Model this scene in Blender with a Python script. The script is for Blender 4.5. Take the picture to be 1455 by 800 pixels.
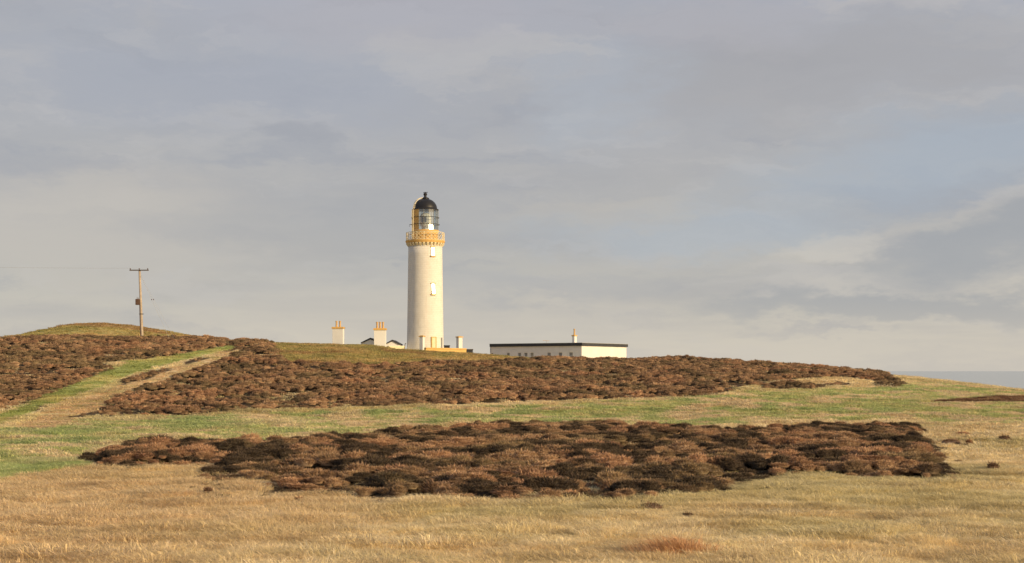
import bpy, math, random
import numpy as np
from mathutils import Vector

random.seed(7); RNG = np.random.default_rng(7)
SC = bpy.context.scene
for _o in list(bpy.data.objects): bpy.data.objects.remove(_o)
COL = SC.collection
R = math.radians

# ------------------------------------------------------------------ camera
F = 2020.0; CX = 727.5; HY = 527.0          # focal length (px), principal column, horizon row of the photograph
cam_d = bpy.data.cameras.new('camera'); cam = bpy.data.objects.new('camera', cam_d); COL.objects.link(cam)
cam_d.sensor_width = 36.0; cam_d.lens = 36.0 * F / 1455.0
cam_d.shift_y = (HY - 400.0) / 1455.0
cam_d.clip_start = 0.5; cam_d.clip_end = 400000.0
cam.location = (0, 0, 0); cam.rotation_euler = (R(90), 0, 0)
SC.camera = cam
SC.render.engine = 'CYCLES'
SC.view_settings.view_transform = 'Standard'; SC.view_settings.look = 'None'
SC.view_settings.gamma = 1.0; SC.view_settings.use_curve_mapping = False
SC.view_settings.exposure = 0.5

# ------------------------------------------------------------------ sun
SUN_AZ = R(55.0)      # from -Y towards +X : behind the camera's right shoulder
SUN_EL = R(16.5)
sun_dir = Vector((math.sin(SUN_AZ)*math.cos(SUN_EL), -math.cos(SUN_AZ)*math.cos(SUN_EL), math.sin(SUN_EL)))
sl = bpy.data.lights.new('sun', 'SUN'); sl.energy = 3.5; sl.angle = R(0.6); sl.color = (1.0, 0.75, 0.42)
so = bpy.data.objects.new('sun', sl); COL.objects.link(so)
so.rotation_euler = sun_dir.to_track_quat('Z', 'Y').to_euler(); so.location = (60, -40, 60)

# ------------------------------------------------------------------ world: Nishita sky behind a broken layer of cloud
W = bpy.data.worlds.new('World'); SC.world = W; W.use_nodes = True
nt = W.node_tree; nt.nodes.clear()
def N(tree, t, **kw):
    n = tree.nodes.new(t)
    for k, v in kw.items(): setattr(n, k, v)
    return n
def link(tree, a, b): tree.links.new(a, b)
def _set(tree, sock, v):
    if hasattr(v, 'is_output') or isinstance(v, bpy.types.NodeSocket): tree.links.new(v, sock)
    else: sock.default_value = v
def M(tree, op, a, b=None, c=None, clamp=False):
    n = tree.nodes.new('ShaderNodeMath'); n.operation = op; n.use_clamp = clamp
    _set(tree, n.inputs[0], a)
    if b is not None: _set(tree, n.inputs[1], b)
    if c is not None: _set(tree, n.inputs[2], c)
    return n.outputs[0]
def MIX(tree, fac, a, b, blend='MIX'):
    n = tree.nodes.new('ShaderNodeMix'); n.data_type = 'RGBA'; n.blend_type = blend
    _set(tree, n.inputs[0], fac); _set(tree, n.inputs[6], a); _set(tree, n.inputs[7], b)
    return n.outputs[2]
def COMB(tree, x, y, z):
    n = tree.nodes.new('ShaderNodeCombineXYZ')
    for i, v in enumerate((x, y, z)): _set(tree, n.inputs[i], v)
    return n.outputs[0]
def NOISE(tree, vec, scale, detail=4, rough=0.55, dist=0.0):
    n = tree.nodes.new('ShaderNodeTexNoise'); n.inputs['Scale'].default_value = scale
    n.inputs['Detail'].default_value = detail; n.inputs['Roughness'].default_value = rough
    n.inputs['Distortion'].default_value = dist
    if vec is not None: tree.links.new(vec, n.inputs['Vector'])
    return n
def RAMP(tree, fac, stops, interp='LINEAR'):
    n = tree.nodes.new('ShaderNodeValToRGB'); cr = n.color_ramp; cr.interpolation = interp
    while len(cr.elements) < len(stops): cr.elements.new(0.5)
    for e, (p, c) in zip(cr.elements, stops):
        e.position = p; e.color = (*c, 1) if len(c) == 3 else c
    tree.links.new(fac, n.inputs[0]); return n.outputs[0]
def MAPR(tree, v, a, b, c=0.0, d=1.0, smooth=True):
    n = tree.nodes.new('ShaderNodeMapRange'); n.interpolation_type = 'SMOOTHSTEP' if smooth else 'LINEAR'
    tree.links.new(v, n.inputs[0])
    for i, x in enumerate((a, b, c, d)): n.inputs[1+i].default_value = x
    return n.outputs[0]

tc = N(nt, 'ShaderNodeTexCoord'); sep = N(nt, 'ShaderNodeSeparateXYZ'); link(nt, tc.outputs['Generated'], sep.inputs[0])
dx, dy, dz = sep.outputs
az = M(nt, 'ARCTAN2', dx, dy)                        # 0 = the way the photograph looks, + to the right
el = M(nt, 'MAXIMUM', M(nt, 'ARCTAN2', dz, M(nt, 'SQRT', M(nt, 'ADD', M(nt, 'MULTIPLY', dx, dx), M(nt, 'MULTIPLY', dy, dy)))), 0.0)
# cloud deck coordinates : the layer seen in perspective
zz = M(nt, 'ADD', M(nt, 'MAXIMUM', dz, 0.0), 0.10)
deck = COMB(nt, M(nt, 'DIVIDE', dx, zz), M(nt, 'DIVIDE', dy, zz), 0.0)
n_big = NOISE(nt, deck, 0.9, 5, 0.5, 0.3).outputs[0]
n_mid = NOISE(nt, deck, 2.3, 6, 0.55, 0.4).outputs[0]
ang = COMB(nt, M(nt, 'MULTIPLY', az, 1.0), M(nt, 'MULTIPLY', el, 2.6), 0.0)
wv = NOISE(nt, ang, 7.0, 5, 0.55); wsep = N(nt, 'ShaderNodeSeparateColor'); link(nt, wv.outputs['Color'], wsep.inputs[0])
wv2 = NOISE(nt, ang, 26.0, 4, 0.6); wsep2 = N(nt, 'ShaderNodeSeparateColor'); link(nt, wv2.outputs['Color'], wsep2.inputs[0])
def warp(c, i, a1, a2):
    t = M(nt, 'ADD', c, M(nt, 'MULTIPLY', M(nt, 'SUBTRACT', wsep.outputs[i], 0.5), a1))
    return M(nt, 'ADD', t, M(nt, 'MULTIPLY', M(nt, 'SUBTRACT', wsep2.outputs[i], 0.5), a2))
wv3 = NOISE(nt, ang, 80.0, 3, .6); wsep3 = N(nt, 'ShaderNodeSeparateColor'); link(nt, wv3.outputs['Color'], wsep3.inputs[0])
azw = M(nt, 'ADD', warp(az, 0, 0.16, 0.07), M(nt, 'MULTIPLY', M(nt, 'SUBTRACT', wsep3.outputs[0], .5), .022)); elw = M(nt, 'ADD', warp(el, 1, 0.055, 0.026), M(nt, 'MULTIPLY', M(nt, 'SUBTRACT', wsep3.outputs[1], .5), .009))
def blob(px, py, rx, ry, tilt=0.0, soft=(0.35, 1.25)):
    a0, e0 = (px-CX)/F, (HY-py)/F; c, s = math.cos(tilt), math.sin(tilt)
    u = M(nt, 'SUBTRACT', azw, a0); v = M(nt, 'SUBTRACT', elw, e0)
    uu = M(nt, 'MULTIPLY', M(nt, 'ADD', M(nt, 'MULTIPLY', u, c), M(nt, 'MULTIPLY', v, s)), F/rx)
    vv = M(nt, 'MULTIPLY', M(nt, 'SUBTRACT', M(nt, 'MULTIPLY', v, c), M(nt, 'MULTIPLY', u, s)), F/ry)
    q = M(nt, 'SQRT', M(nt, 'ADD', M(nt, 'MULTIPLY', uu, uu), M(nt, 'MULTIPLY', vv, vv)))
    return MAPR(nt, q, soft[0], soft[1], 1.0, 0.0)
base = RAMP(nt, M(nt, 'MULTIPLY', el, 2.0), [(0.0, (.60, .56, .47)), (.05, (.56, .53, .46)), (.15, (.46, .45, .425)),
      (.27, (.425, .42, .415)), (.42, (.405, .42, .45)), (.56, (.40, .42, .47)), (1.0, (.38, .41, .48))])
c = base
c = MIX(nt, MAPR(nt, n_big, .42, .66, 0, .55), c, (.36, .365, .385, 1))
c = MIX(nt, MAPR(nt, n_mid, .50, .72, 0, .40), c, (.47, .455, .43, 1))
st = COMB(nt, M(nt, 'MULTIPLY', azw, 5.0), M(nt, 'MULTIPLY', elw, 26.0), 0.0)
n_st = NOISE(nt, st, 1.0, 6, .52, .25).outputs[0]
st2 = COMB(nt, M(nt, 'MULTIPLY', azw, 13.0), M(nt, 'MULTIPLY', elw, 42.0), 3.0)
n_st2 = NOISE(nt, st2, 1.0, 5, .55, .3).outputs[0]
c = MIX(nt, MAPR(nt, n_st, .50, .68, 0, .80), c, (.335, .348, .385, 1))
c = MIX(nt, MAPR(nt, n_st, .47, .33, 0, .55), c, (.51, .495, .475, 1))
c = MIX(nt, MAPR(nt, n_st2, .52, .70, 0, .22), c, (.37, .375, .40, 1))
c = MIX(nt, MAPR(nt, n_st2, .46, .32, 0, .22), c, (.53, .515, .50, 1))
def lay(col, amt, *a, **k):
    global c
    c = MIX(nt, M(nt, 'MULTIPLY', blob(*a, **k), amt), c, (*col, 1))
BLUE = (.40, .47, .545); GREY = (.365, .37, .385); CREAM = (.66, .61, .52); LIL = (.44, .43, .455); WARM = (.50, .47, .42)
lay((.52, .485, .435), .75, 130, 330, 380, 95)
lay((.53, .50, .45), .5, 600, 440, 420, 40)
lay(GREY, .55, 430, 330, 240, 60)
lay((.37, .39, .44), .6, 330, 130, 330, 60)
lay(LIL, .6, 560, 30, 300, 60)
lay((.42, .47, .53), .5, 850, 145, 120, 70, .5, soft=(.0, 1.35))
lay((.39, .45, .515), .7, 1330, 235, 330, 70, .15, soft=(.1, 1.35))
lay(BLUE, .45, 1000, 330, 260, 45)
lay((.385, .38, .385), .75, 1150, 110, 330, 75, .10)
lay((.44, .425, .44), .5, 1000, 40, 200, 50)
lay(WARM, .5, 870, 300, 150, 25)
lay((.345, .355, .385), .75, 430, 192, 66, 22)
lay(CREAM, .42, 1190, 352, 150, 26, .2)
lay(CREAM, .28, 1400, 300, 110, 30, .45)
lay(CREAM, .38, 1330, 408, 240, 24)
lay((.36, .375, .395), .85, 1385, 360, 215, 58, .26, soft=(.3, 1.25))
lay((.35, .365, .385), .5, 1420, 330, 130, 34, .35, soft=(.3, 1.2))
lay((.375, .385, .395), .9, 1240, 440, 270, 21, soft=(.45, 1.2))
lay((.42, .42, .42), .6, 760, 410, 260, 25)
c = MIX(nt, MAPR(nt, el, .0, .055, .75, 0), c, (.635, .59, .50, 1))
# nishita seen through the thin parts
sky = N(nt, 'ShaderNodeTexSky'); sky.sky_type = 'NISHITA'; sky.sun_disc = False
sky.sun_elevation = SUN_EL; sky.sun_rotation = math.atan2(sun_dir.x, sun_dir.y)
nis = N(nt, 'ShaderNodeVectorMath', operation='SCALE'); link(nt, sky.outputs[0], nis.inputs[0]); nis.inputs[3].default_value = 0.10
c = MIX(nt, 0.10, c, nis.outputs[0])
c = MIX(nt, 1.0, c, (1.015, .998, 1.01, 1), 'MULTIPLY')
bg = N(nt, 'ShaderNodeBackground'); link(nt, c, bg.inputs[0]); bg.inputs[1].default_value = 0.74
wo = N(nt, 'ShaderNodeOutputWorld'); link(nt, bg.outputs[0], wo.inputs[0])

# ------------------------------------------------------------------ helpers: materials
def mat_base(name, rough=0.8, spec=0.3):
    m = bpy.data.materials.new(name); m.use_nodes = True; t = m.node_tree
    b = t.nodes['Principled BSDF']; b.inputs['Roughness'].default_value = rough
    b.inputs['Specular IOR Level'].default_value = spec
    return m, t, b
def paint(name, col, rough=0.7, var=0.12, scale=1.5, bump=0.0, bscale=20., dirt=None, dirt_amt=0.3, metallic=0.0, spec=0.3):
    m, t, b = mat_base(name, rough, spec); b.inputs['Metallic'].default_value = metallic
    tc = N(t, 'ShaderNodeTexCoord'); v = tc.outputs['Object']
    n = NOISE(t, v, scale, 6, .6).outputs[0]
    lo = tuple(x*(1-var) for x in col); hi = tuple(min(1, x*(1+var)) for x in col)
    cc = RAMP(t, n, [(.3, lo), (.7, hi)])
    if dirt:
        mp = N(t, 'ShaderNodeMapping'); link(t, v, mp.inputs[0]); mp.inputs['Scale'].default_value = (1.2, 1.2, .18)
        dn = NOISE(t, mp.outputs[0], 2.2, 6, .65).outputs[0]
        cc = MIX(t, MAPR(t, dn, .5, .75, 0, dirt_amt), cc, (*dirt, 1))
    link(t, cc, b.inputs['Base Color'])
    if bump:
        bn = N(t, 'ShaderNodeBump'); bn.inputs['Strength'].default_value = bump; bn.inputs['Distance'].default_value = .03
        link(t, NOISE(t, v, bscale, 4, .6).outputs[0], bn.inputs['Height']); link(t, bn.outputs[0], b.inputs['Normal'])
    return m
WHITE = paint('white_masonry_paint', (.73, .705, .66), .75, .05, .8, .3, 6., dirt=(.54, .48, .38), dirt_amt=.34)
WHITE2 = paint('white_render', (.72, .71, .69), .8, .05, .6, .25, 9., dirt=(.60, .57, .50), dirt_amt=.3)
def add_courses(m, r_):
    t = m.node_tree; b = t.nodes['Principled BSDF']; tc = N(t, 'ShaderNodeTexCoord'); sp = N(t, 'ShaderNodeSeparateXYZ'); link(t, tc.outputs['Object'], sp.inputs[0])
    v = COMB(t, M(t, 'MULTIPLY', M(t, 'ARCTAN2', sp.outputs[1], sp.outputs[0]), r_), sp.outputs[2], 0.0)
    br = N(t, 'ShaderNodeTexBrick'); link(t, v, br.inputs['Vector']); br.inputs['Scale'].default_value = 1.0
    br.inputs['Brick Width'].default_value = .62; br.inputs['Row Height'].default_value = .30; br.inputs['Mortar Size'].default_value = .022; br.inputs['Mortar Smooth'].default_value = .5
    br.inputs['Color1'].default_value = (1,1,1,1); br.inputs['Color2'].default_value = (.955,.95,.94,1); br.inputs['Mortar'].default_value = (.88,.87,.85,1)
    old = b.inputs['Base Color'].links[0].from_socket; link(t, MIX(t, 1.0, old, br.outputs[0], 'MULTIPLY'), b.inputs['Base Color'])
    ob = b.inputs['Normal'].links[0].from_socket; bn = N(t, 'ShaderNodeBump'); bn.inputs['Strength'].default_value = .6; bn.inputs['Distance'].default_value = .03; bn.invert = True
    link(t, br.outputs['Fac'], bn.inputs['Height']); link(t, ob, bn.inputs['Normal']); link(t, bn.outputs[0], b.inputs['Normal'])
add_courses(WHITE, 2.95)
OCHRE = paint('ochre_paint', (.64, .40, .13), .6, .12, 2.0, .2, 15.)
CREAMP = paint('cream_paint', (.75, .66, .45), .6, .06, 2.0)
BLACK = paint('black_paint', (.018, .018, .022), .45, .25, 2.0, .15, 8.)
SLATE = paint('dark_roof_felt', (.045, .048, .058), .7, .2, 1.2, .3, 6.)
DARKM = paint('dark_iron', (.03, .03, .033), .5, .2, 3.0)
POT = paint('clay_pot', (.56, .37, .18), .8, .15, 4.0, .2, 20.)
TIMBER = paint('weathered_timber', (.42, .34, .26), .85, .2, 3.0, .4, 25.)
TIMBERD = paint('dark_timber', (.09, .07, .055), .85, .2, 3.0)
RUSTY = paint('rusted_steel', (.11, .065, .045), .8, .25, 6.0)
WIREM = paint('wire_metal', (.38, .38, .38), .6, .1, 1.0)
INSUL = paint('brown_porcelain', (.12, .07, .05), .3, .1, 4.0)
DOORM = paint('painted_door', (.72, .62, .42), .6, .06, 2.0)
GREYP = paint('grey_plastic', (.42, .43, .44), .5, .06, 2.0)
def glass_dark(name, rough=.22):
    m, t, b = mat_base(name, rough, .9); b.inputs['Base Color'].default_value = (.03, .035, .04, 1); return m
WGLASS = glass_dark('window_glass'); WGLASS2 = glass_dark('window_glass_clear', .06); WGLASS2.node_tree.nodes['Principled BSDF'].inputs['Base Color'].default_value = (.22, .225, .235, 1)
def glass_thin(name, rough, fac):
    m = bpy.data.materials.new(name); m.use_nodes = True; t = m.node_tree; t.nodes.clear()
    tr = N(t, 'ShaderNodeBsdfTransparent'); tr.inputs[0].default_value = (.92, .94, .93, 1)
    gl = N(t, 'ShaderNodeBsdfGlossy'); gl.inputs['Roughness'].default_value = rough
    mx = N(t, 'ShaderNodeMixShader'); mx.inputs[0].default_value = fac
    o = N(t, 'ShaderNodeOutputMaterial'); link(t, tr.outputs[0], mx.inputs[1]); link(t, gl.outputs[0], mx.inputs[2]); link(t, mx.outputs[0], o.inputs[0])
    return m
PANE = glass_thin('lantern_glass', .13, .14)
LENSM, _t, _b = mat_base('lens_glass', .12, .8); _b.inputs['Base Color'].default_value = (.78, .78, .74, 1)

# ------------------------------------------------------------------ helpers: meshes and objects
class MB:
    def __init__(s): s.v = []; s.f = []
    def add(s, vs, fs):
        o = len(s.v); s.v += [tuple(p) for p in vs]; s.f += [tuple(i+o for i in f) for f in fs]; return s
    def box(s, x0, x1, y0, y1, z0, z1):
        return s.add([(x0,y0,z0),(x1,y0,z0),(x1,y1,z0),(x0,y1,z0),(x0,y0,z1),(x1,y0,z1),(x1,y1,z1),(x0,y1,z1)],
                     [(3,2,1,0),(4,5,6,7),(0,1,5,4),(1,2,6,5),(2,3,7,6),(3,0,4,7)])
    def lathe(s, prof, n=32, c=(0,0), cap=True):
        vs = []; fs = []
        for r, z in prof:
            for i in range(n):
                a = 2*math.pi*i/n; vs.append((c[0]+r*math.cos(a), c[1]+r*math.sin(a), z))
        for j in range(len(prof)-1):
            for i in range(n):
                k = (i+1) % n; fs.append((j*n+i, j*n+k, (j+1)*n+k, (j+1)*n+i))
        if cap: fs.append(tuple(range(n-1, -1, -1))); fs.append(tuple((len(prof)-1)*n+i for i in range(n)))
        return s.add(vs, fs)
    def tube(s, pts, r, n=6, closed=False):
        pts = [Vector(p) for p in pts]; m = len(pts); vs = []; fs = []
        rr = r if isinstance(r, (list, tuple)) else [r]*m
        for i, p in enumerate(pts):
            a = pts[(i-1) % m] if (closed or i > 0) else p; b = pts[(i+1) % m] if (closed or i < m-1) else p
            t = (b-a).normalized(); up = Vector((0,0,1)) if abs(t.z) < .95 else Vector((1,0,0))
            u = t.cross(up).normalized(); w = t.cross(u)
            for k in range(n):
                q = 2*math.pi*k/n; vs.append(p + (u*math.cos(q) + w*math.sin(q))*rr[i])
        for i in range(m if closed else m-1):
            j = (i+1) % m
            for k in range(n):
                l = (k+1) % n; fs.append((i*n+k, i*n+l, j*n+l, j*n+k))
        if not closed: fs.append(tuple(range(n-1,-1,-1))); fs.append(tuple((m-1)*n+k for k in range(n)))
        return s.add(vs, fs)
    def prism(s, poly, y0, y1):
        n = len(poly); vs = [(x, y0, z) for x, z in poly] + [(x, y1, z) for x, z in poly]
        fs = [tuple(range(n)), tuple(range(2*n-1, n-1, -1))] + [(i, i+n, (i+1) % n + n, (i+1) % n) for i in range(n)]
        return s.add(vs, fs)
    def mesh(s, name, smooth=False):
        me = bpy.data.meshes.new(name); me.from_pydata(s.v, [], s.f); me.validate()
        import bmesh
        b = bmesh.new(); b.from_mesh(me); bmesh.ops.recalc_face_normals(b, faces=b.faces); b.to_mesh(me); b.free()
        if smooth:
            me.polygons.foreach_set('use_smooth', [len(p.vertices) < 6 for p in me.polygons])
        return me
    def build(s, name, m, parent=None, smooth=False, bevel=0.0):
        me = s.mesh(name, smooth); o = bpy.data.objects.new(name, me); COL.objects.link(o); o.data.materials.append(m)
        if parent: o.parent = parent
        if bevel:
            bv = o.modifiers.new('bevel', 'BEVEL'); bv.width = bevel; bv.segments = 2; bv.limit_method = 'ANGLE'
        return o
def inst(src, name, parent, loc=(0,0,0), rz=0, scale=None):
    o = src.copy(); o.name = name; COL.objects.link(o); o.parent = parent; o.location = loc; o.rotation_euler = (0,0,rz)
    if scale: o.scale = scale
    return o
def tag(o, label=None, cat=None, group=None, kind=None):
    if label: o['label'] = label
    if cat: o['category'] = cat
    if group: o['group'] = group
    if kind: o['kind'] = kind
    return o
def empty(name, loc, rz=0, label=None, cat=None, group=None):
    o = bpy.data.objects.new(name, None); COL.objects.link(o); o.location = loc; o.rotation_euler = (0,0,rz); o.empty_display_size = .5
    return tag(o, label, cat, group)
def at(px, py, d): return Vector(((px-CX)/F*d, d, (HY-py)/F*d))

# ------------------------------------------------------------------ terrain
def sstep(t): t = np.clip(t, 0, 1); return t*t*(3-2*t)
def hash2(ix, iy, seed):
    h = (ix.astype(np.int64)*374761393 + iy.astype(np.int64)*668265263 + seed*974634777) & 0x7fffffff
    h = ((h ^ (h >> 13))*1274126177) & 0x7fffffff
    return ((h ^ (h >> 16)) & 0xffff)/65535.0
def vnoise(x, y, seed=0):
    x = np.asarray(x, float); y = np.asarray(y, float)
    ix = np.floor(x).astype(int); iy = np.floor(y).astype(int); fx = x-ix; fy = y-iy
    fx = fx*fx*(3-2*fx); fy = fy*fy*(3-2*fy)
    a = hash2(ix, iy, seed); b = hash2(ix+1, iy, seed); c_ = hash2(ix, iy+1, seed); d = hash2(ix+1, iy+1, seed)
    return (a*(1-fx)+b*fx)*(1-fy) + (c_*(1-fx)+d*fx)*fy
def fbm(x, y, seed=0, oct=4):
    s = 0; a = .5; n = 0
    for i in range(oct): s = s + a*vnoise(x*2**i, y*2**i, seed+i*17); n += a; a *= .5
    return s/n
DC = 190.0
CREST = np.array([(-900,500),(-300,486),(0,482),(60,481.5),(100,481),(200,481.5),(290,482.5),(330,485),(400,488.5),(450,489.5),(520,491),(545,494),(560,497),(580,498),
   (600,500),(660,503),(700,505.5),(760,510.5),(800,512.5),(890,514),(940,513),(970,511.5),(1000,514),(1100,519.5),(1160,523.5),(1200,527),(1240,531),
   (1290,536),(1360,546),(1455,559),(1600,585),(1900,660),(2400,800)], float)
CRX = (CREST[:,0]-CX)*DC/F; CRZ = (HY-CREST[:,1])*DC/F
MOUND = np.array([(-60,482),(20,480),(60,472),(90,464.5),(115,460.5),(150,459.5),(185,462.5),(220,468),(260,475.5),(300,481),(360,487)], float)
DM = 222.0; MX = (MOUND[:,0]-CX)*DM/F; MZ = (HY-MOUND[:,1])*DM/F
def height(X, Y):
    X = np.asarray(X, float); Y = np.asarray(Y, float)
    zf = np.interp(Y, [-400,-40,0,12,28,45,70,100,120], [-1.0,-1.9,-2.2,-2.9,-3.68,-3.98,-4.05,-3.95,-3.75])
    zf = zf - 0.0006*np.clip(np.abs(X)-60, 0, None)**2
    wob = 6*(fbm(X/40+5, Y*0+3, 3, 2)-.5)
    zc = np.interp(X, CRX, CRZ)
    t = np.clip((Y-108)/(DC-108+wob), 0, 1)
    f = .55*t + .45*sstep(t)
    f = f*sstep((Y-104)/16)
    z = zf + (zc-zf)*f
    drop = (2.0 + 14*sstep((X-15)/60))*sstep((Y-DC-3)/40)
    z = z - drop*(Y > DC)
    mz = np.interp(X, MX, MZ, left=-99, right=-99)
    lift = np.clip(mz - z, 0, None)*np.where(Y < DM, sstep((Y-(DC+4))/(DM-DC-4)), sstep((DM+35-Y)/35))
    z = z + np.where(mz > -90, lift, 0)
    # soft tussocks and gentle unevenness
    near = 1/(1+np.clip(Y-60, 0, None)/80)
    z = z + .16*(fbm(X/9, Y/9, 11, 3)-.5)*2*np.clip((DC-8-Y)/20, .25, 1) + .17*(fbm(X/1.25, Y/1.0, 23, 2)-.5)*2*near
    rr = np.hypot(X, Y-110)
    z = z - .0011*np.clip(rr-200, 0, None)**2
    return np.maximum(z, -75)
def proj(X, Y, Z):
    Ys = np.maximum(Y, 1.0); return CX + F*X/Ys, HY - F*Z/Ys
def inpoly(px, py, poly):
    poly = np.array(poly, float); c_ = np.zeros(px.shape, bool); j = len(poly)-1
    for i in range(len(poly)):
        xi, yi = poly[i]; xj, yj = poly[j]
        k = ((yi > py) != (yj > py)) & (px < (xj-xi)*(py-yi)/(yj-yi+1e-12)+xi); c_ ^= k; j = i
    return c_
# layout of the vegetation: outlines read from the photograph, tested where they lie on the ground
P_FRONT = [(118,655),(160,640),(185,631),(330,634),(480,624),(600,614),(700,607),(840,606),(960,610),(1040,617),(1110,609),(1230,610),(1285,604),(1330,611),(1300,622),
  (1330,632),(1345,648),(1340,660),(1378,676),(1320,683),(1240,681),(1150,674),(1090,682),(1030,700),(960,700),(900,716),(830,706),(760,711),(680,716),(620,706),
  (540,708),(470,701),(425,700),(375,709),(362,700),(400,684),(345,681),(300,696),(283,675),(312,660),(230,664),(150,668)]
P_HILL = [(130,592),(240,592),(350,583),(500,579),(650,575),(800,570),(900,567),(1000,564),(1045,556),(1056,549),(1110,542),(1160,537.5),(1205,536),(1240,540),(1270,545),(1285,546),(1260,530),(1180,500),
  (960,480),(780,480),(765,510),(700,514),(620,516),(530,520),(450,518),(412,516),(400,505),(385,480),(330,480),(318,503),(285,519),(262,527),(200,549),(160,565),(135,580)]
P_LEFT = [(-500,620),(-60,598),(0,584),(40,572),(95,560),(110,546),(165,526),(150,515),(205,510),(265,505),(330,493),(345,470),(0,470),(-500,470)]
P_STRAY = [[(165,543),(195,534),(238,520),(243,526),(205,540),(172,548)], [(36,590),(52,577),(68,575),(64,583)], [(85,594),(140,583),(140,592)], [(255,515),(285,508),(300,509),(262,519)],
  [(1080,553),(1085,547),(1130,545),(1172,548),(1160,554)], [(1170,550),(1165,546),(1205,544),(1215,548)], [(1236,549),(1250,541),(1292,544),(1280,550)], [(1180,530),(1240,534),(1280,544),(1240,541),(1190,536)]]
P_GREEN = [(-500,720),(0,676),(110,662),(170,632),(330,628),(480,618),(700,600),(960,604),(1100,602),(1300,596),(1330,604),(1500,600),(2000,620),(2000,570),(1455,558),(1360,548),(1290,545),(1230,552),(1180,553),(1050,560),(900,570),(650,580),(350,588),(240,596),(100,602),(0,612),(-500,640)]
P_TRACK = [(-300,690),(-5,606),(60,580),(110,563),(185,533),(250,515),(330,496),(330,490),(250,505),(180,513),(150,528),(100,548),(0,588),(-300,650)]
P_PALE = [(10,612),(60,588),(115,568),(185,541),(252,519),(320,502),(340,496),(325,507),(295,518),(235,539),(196,552),(160,566),(138,584),(110,603),(60,612)]
P_RUST = [(1300,572),(1380,566),(1420,563),(1500,562),(1700,562),(1700,576),(1500,572),(1400,572)]
P_OLIVE = [(330,480),(760,480),(762,512),(700,516),(530,522),(410,518),(400,506),(390,494)]
def regions(X, Y, Z):
    px, py = proj(X, Y, Z)
    j = 14*(fbm(X/2.2, Y/2.2, 41, 3)-.5)*np.clip(90/np.maximum(Y, 20), .5, 1.6)
    k = 7*(fbm(X/2.0+9, Y/2.0, 43, 3)-.5)*np.clip(90/np.maximum(Y, 20), .5, 1.6)
    qx, qy = px+j*.8, py+k*.9
    front = (Y > 20) & (Y < DC+14)
    r = {}
    r['front'] = front & (Y < 125) & inpoly(qx, qy, P_FRONT)
    far = front & (Y > 95)
    h = inpoly(qx, qy, P_HILL)
    r['hill'] = far & h; r['left'] = far & inpoly(qx, qy, P_LEFT)
    st = np.zeros(px.shape, bool)
    for p in P_STRAY: st |= inpoly(px+j*.4, py+k*.4, p)
    r['stray'] = far & st
    r['green'] = front & (Y < 185) & inpoly(px+j*1.5, py+k*2.6+26*(vnoise(X/4, Y/5, 47)-.5)*(Y < 90), P_GREEN)
    r['track'] = far & inpoly(px+j*1.1, py+k*.8, P_TRACK); r['pale'] = far & inpoly(px+j*1.4, py+k*1.0, P_PALE)
    r['rust'] = far & inpoly(px+j*.5, py+k*.3, P_RUST); r['olive'] = (far & inpoly(px, py, P_OLIVE))
    r['heather'] = (r['front'] | r['hill'] | r['left'] | r['stray']) & ~((r['track'] | r['pale']) & ~r['stray'])
    r['px'] = px; r['py'] = py
    return r
def mixc(a, b, t): return a*(1-t[:,None]) + np.array(b)*t[:,None]
def ground_colour(X, Y, Z, r):
    n = len(X); n1 = fbm(X/5, Y/5, 51, 4); n2 = fbm(X/1.1, Y/.8, 57, 3); n3 = fbm(X/14+7, Y/11, 61, 3)
    c_ = np.tile(np.array((.84, .71, .42)), (n, 1))
    c_ = mixc(c_, (.76, .61, .35), sstep((n1-.45)/.25))
    c_ = mixc(c_, (.90, .78, .51), .9*sstep((n2-.5)/.2)); c_ = mixc(c_, (.50, .36, .19), .55*sstep((.40-n2)/.14))
    c_ = mixc(c_, (.60, .54, .27), .55*sstep((n3-.52)/.15))
    c_ = mixc(c_, (.74, .56, .33), .6*sstep((-X-1)/9)*(Y < 62))
    g = np.tile(np.array((.54, .58, .25)), (n, 1))
    g = mixc(g, (.74, .64, .34), .8*sstep((n2-.44)/.22)); g = mixc(g, (.42, .50, .21), .75*sstep((n1-.52)/.14))
    g = mixc(g, (.80, .66, .42), .95*sstep((fbm(X/2.2+3, Y/2.6, 71, 3)-.50)/.10))
    g = mixc(g, (.42, .50, .21), .6*sstep((-X-12)/10)*sstep((n1-.38)/.15))
    def put(mask, col):
        c_[mask] = col[mask]
    put(r['green'], g)
    o = np.tile(np.array((.52, .44, .18)), (n, 1)); o = mixc(o, (.62, .46, .21), sstep((n1-.4)/.25)); o = mixc(o, (.32, .31, .12), .8*sstep((n2-.5)/.2)); o = mixc(o, (.42, .24, .13), .6*sstep((n3-.56)/.08))
    put(r['olive'] | (Y > DC+2), o)
    p = np.tile(np.array((.78, .60, .36)), (n, 1)); p = mixc(p, (.60, .55, .27), .6*sstep((n2-.46)/.2)); put(r['pale'], p)
    t = np.tile(np.array((.46, .50, .18)), (n, 1)); t = mixc(t, (.66, .60, .25), sstep((n1-.42)/.2)); put(r['track'] & ~r['pale'], t)
    ru = np.tile(np.array((.20, .11, .07)), (n, 1)); ru = mixc(ru, (.40, .27, .15), sstep((n2-.45)/.2)); put(r['rust'], ru)
    return np.clip(c_, 0.01, .9)
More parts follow.
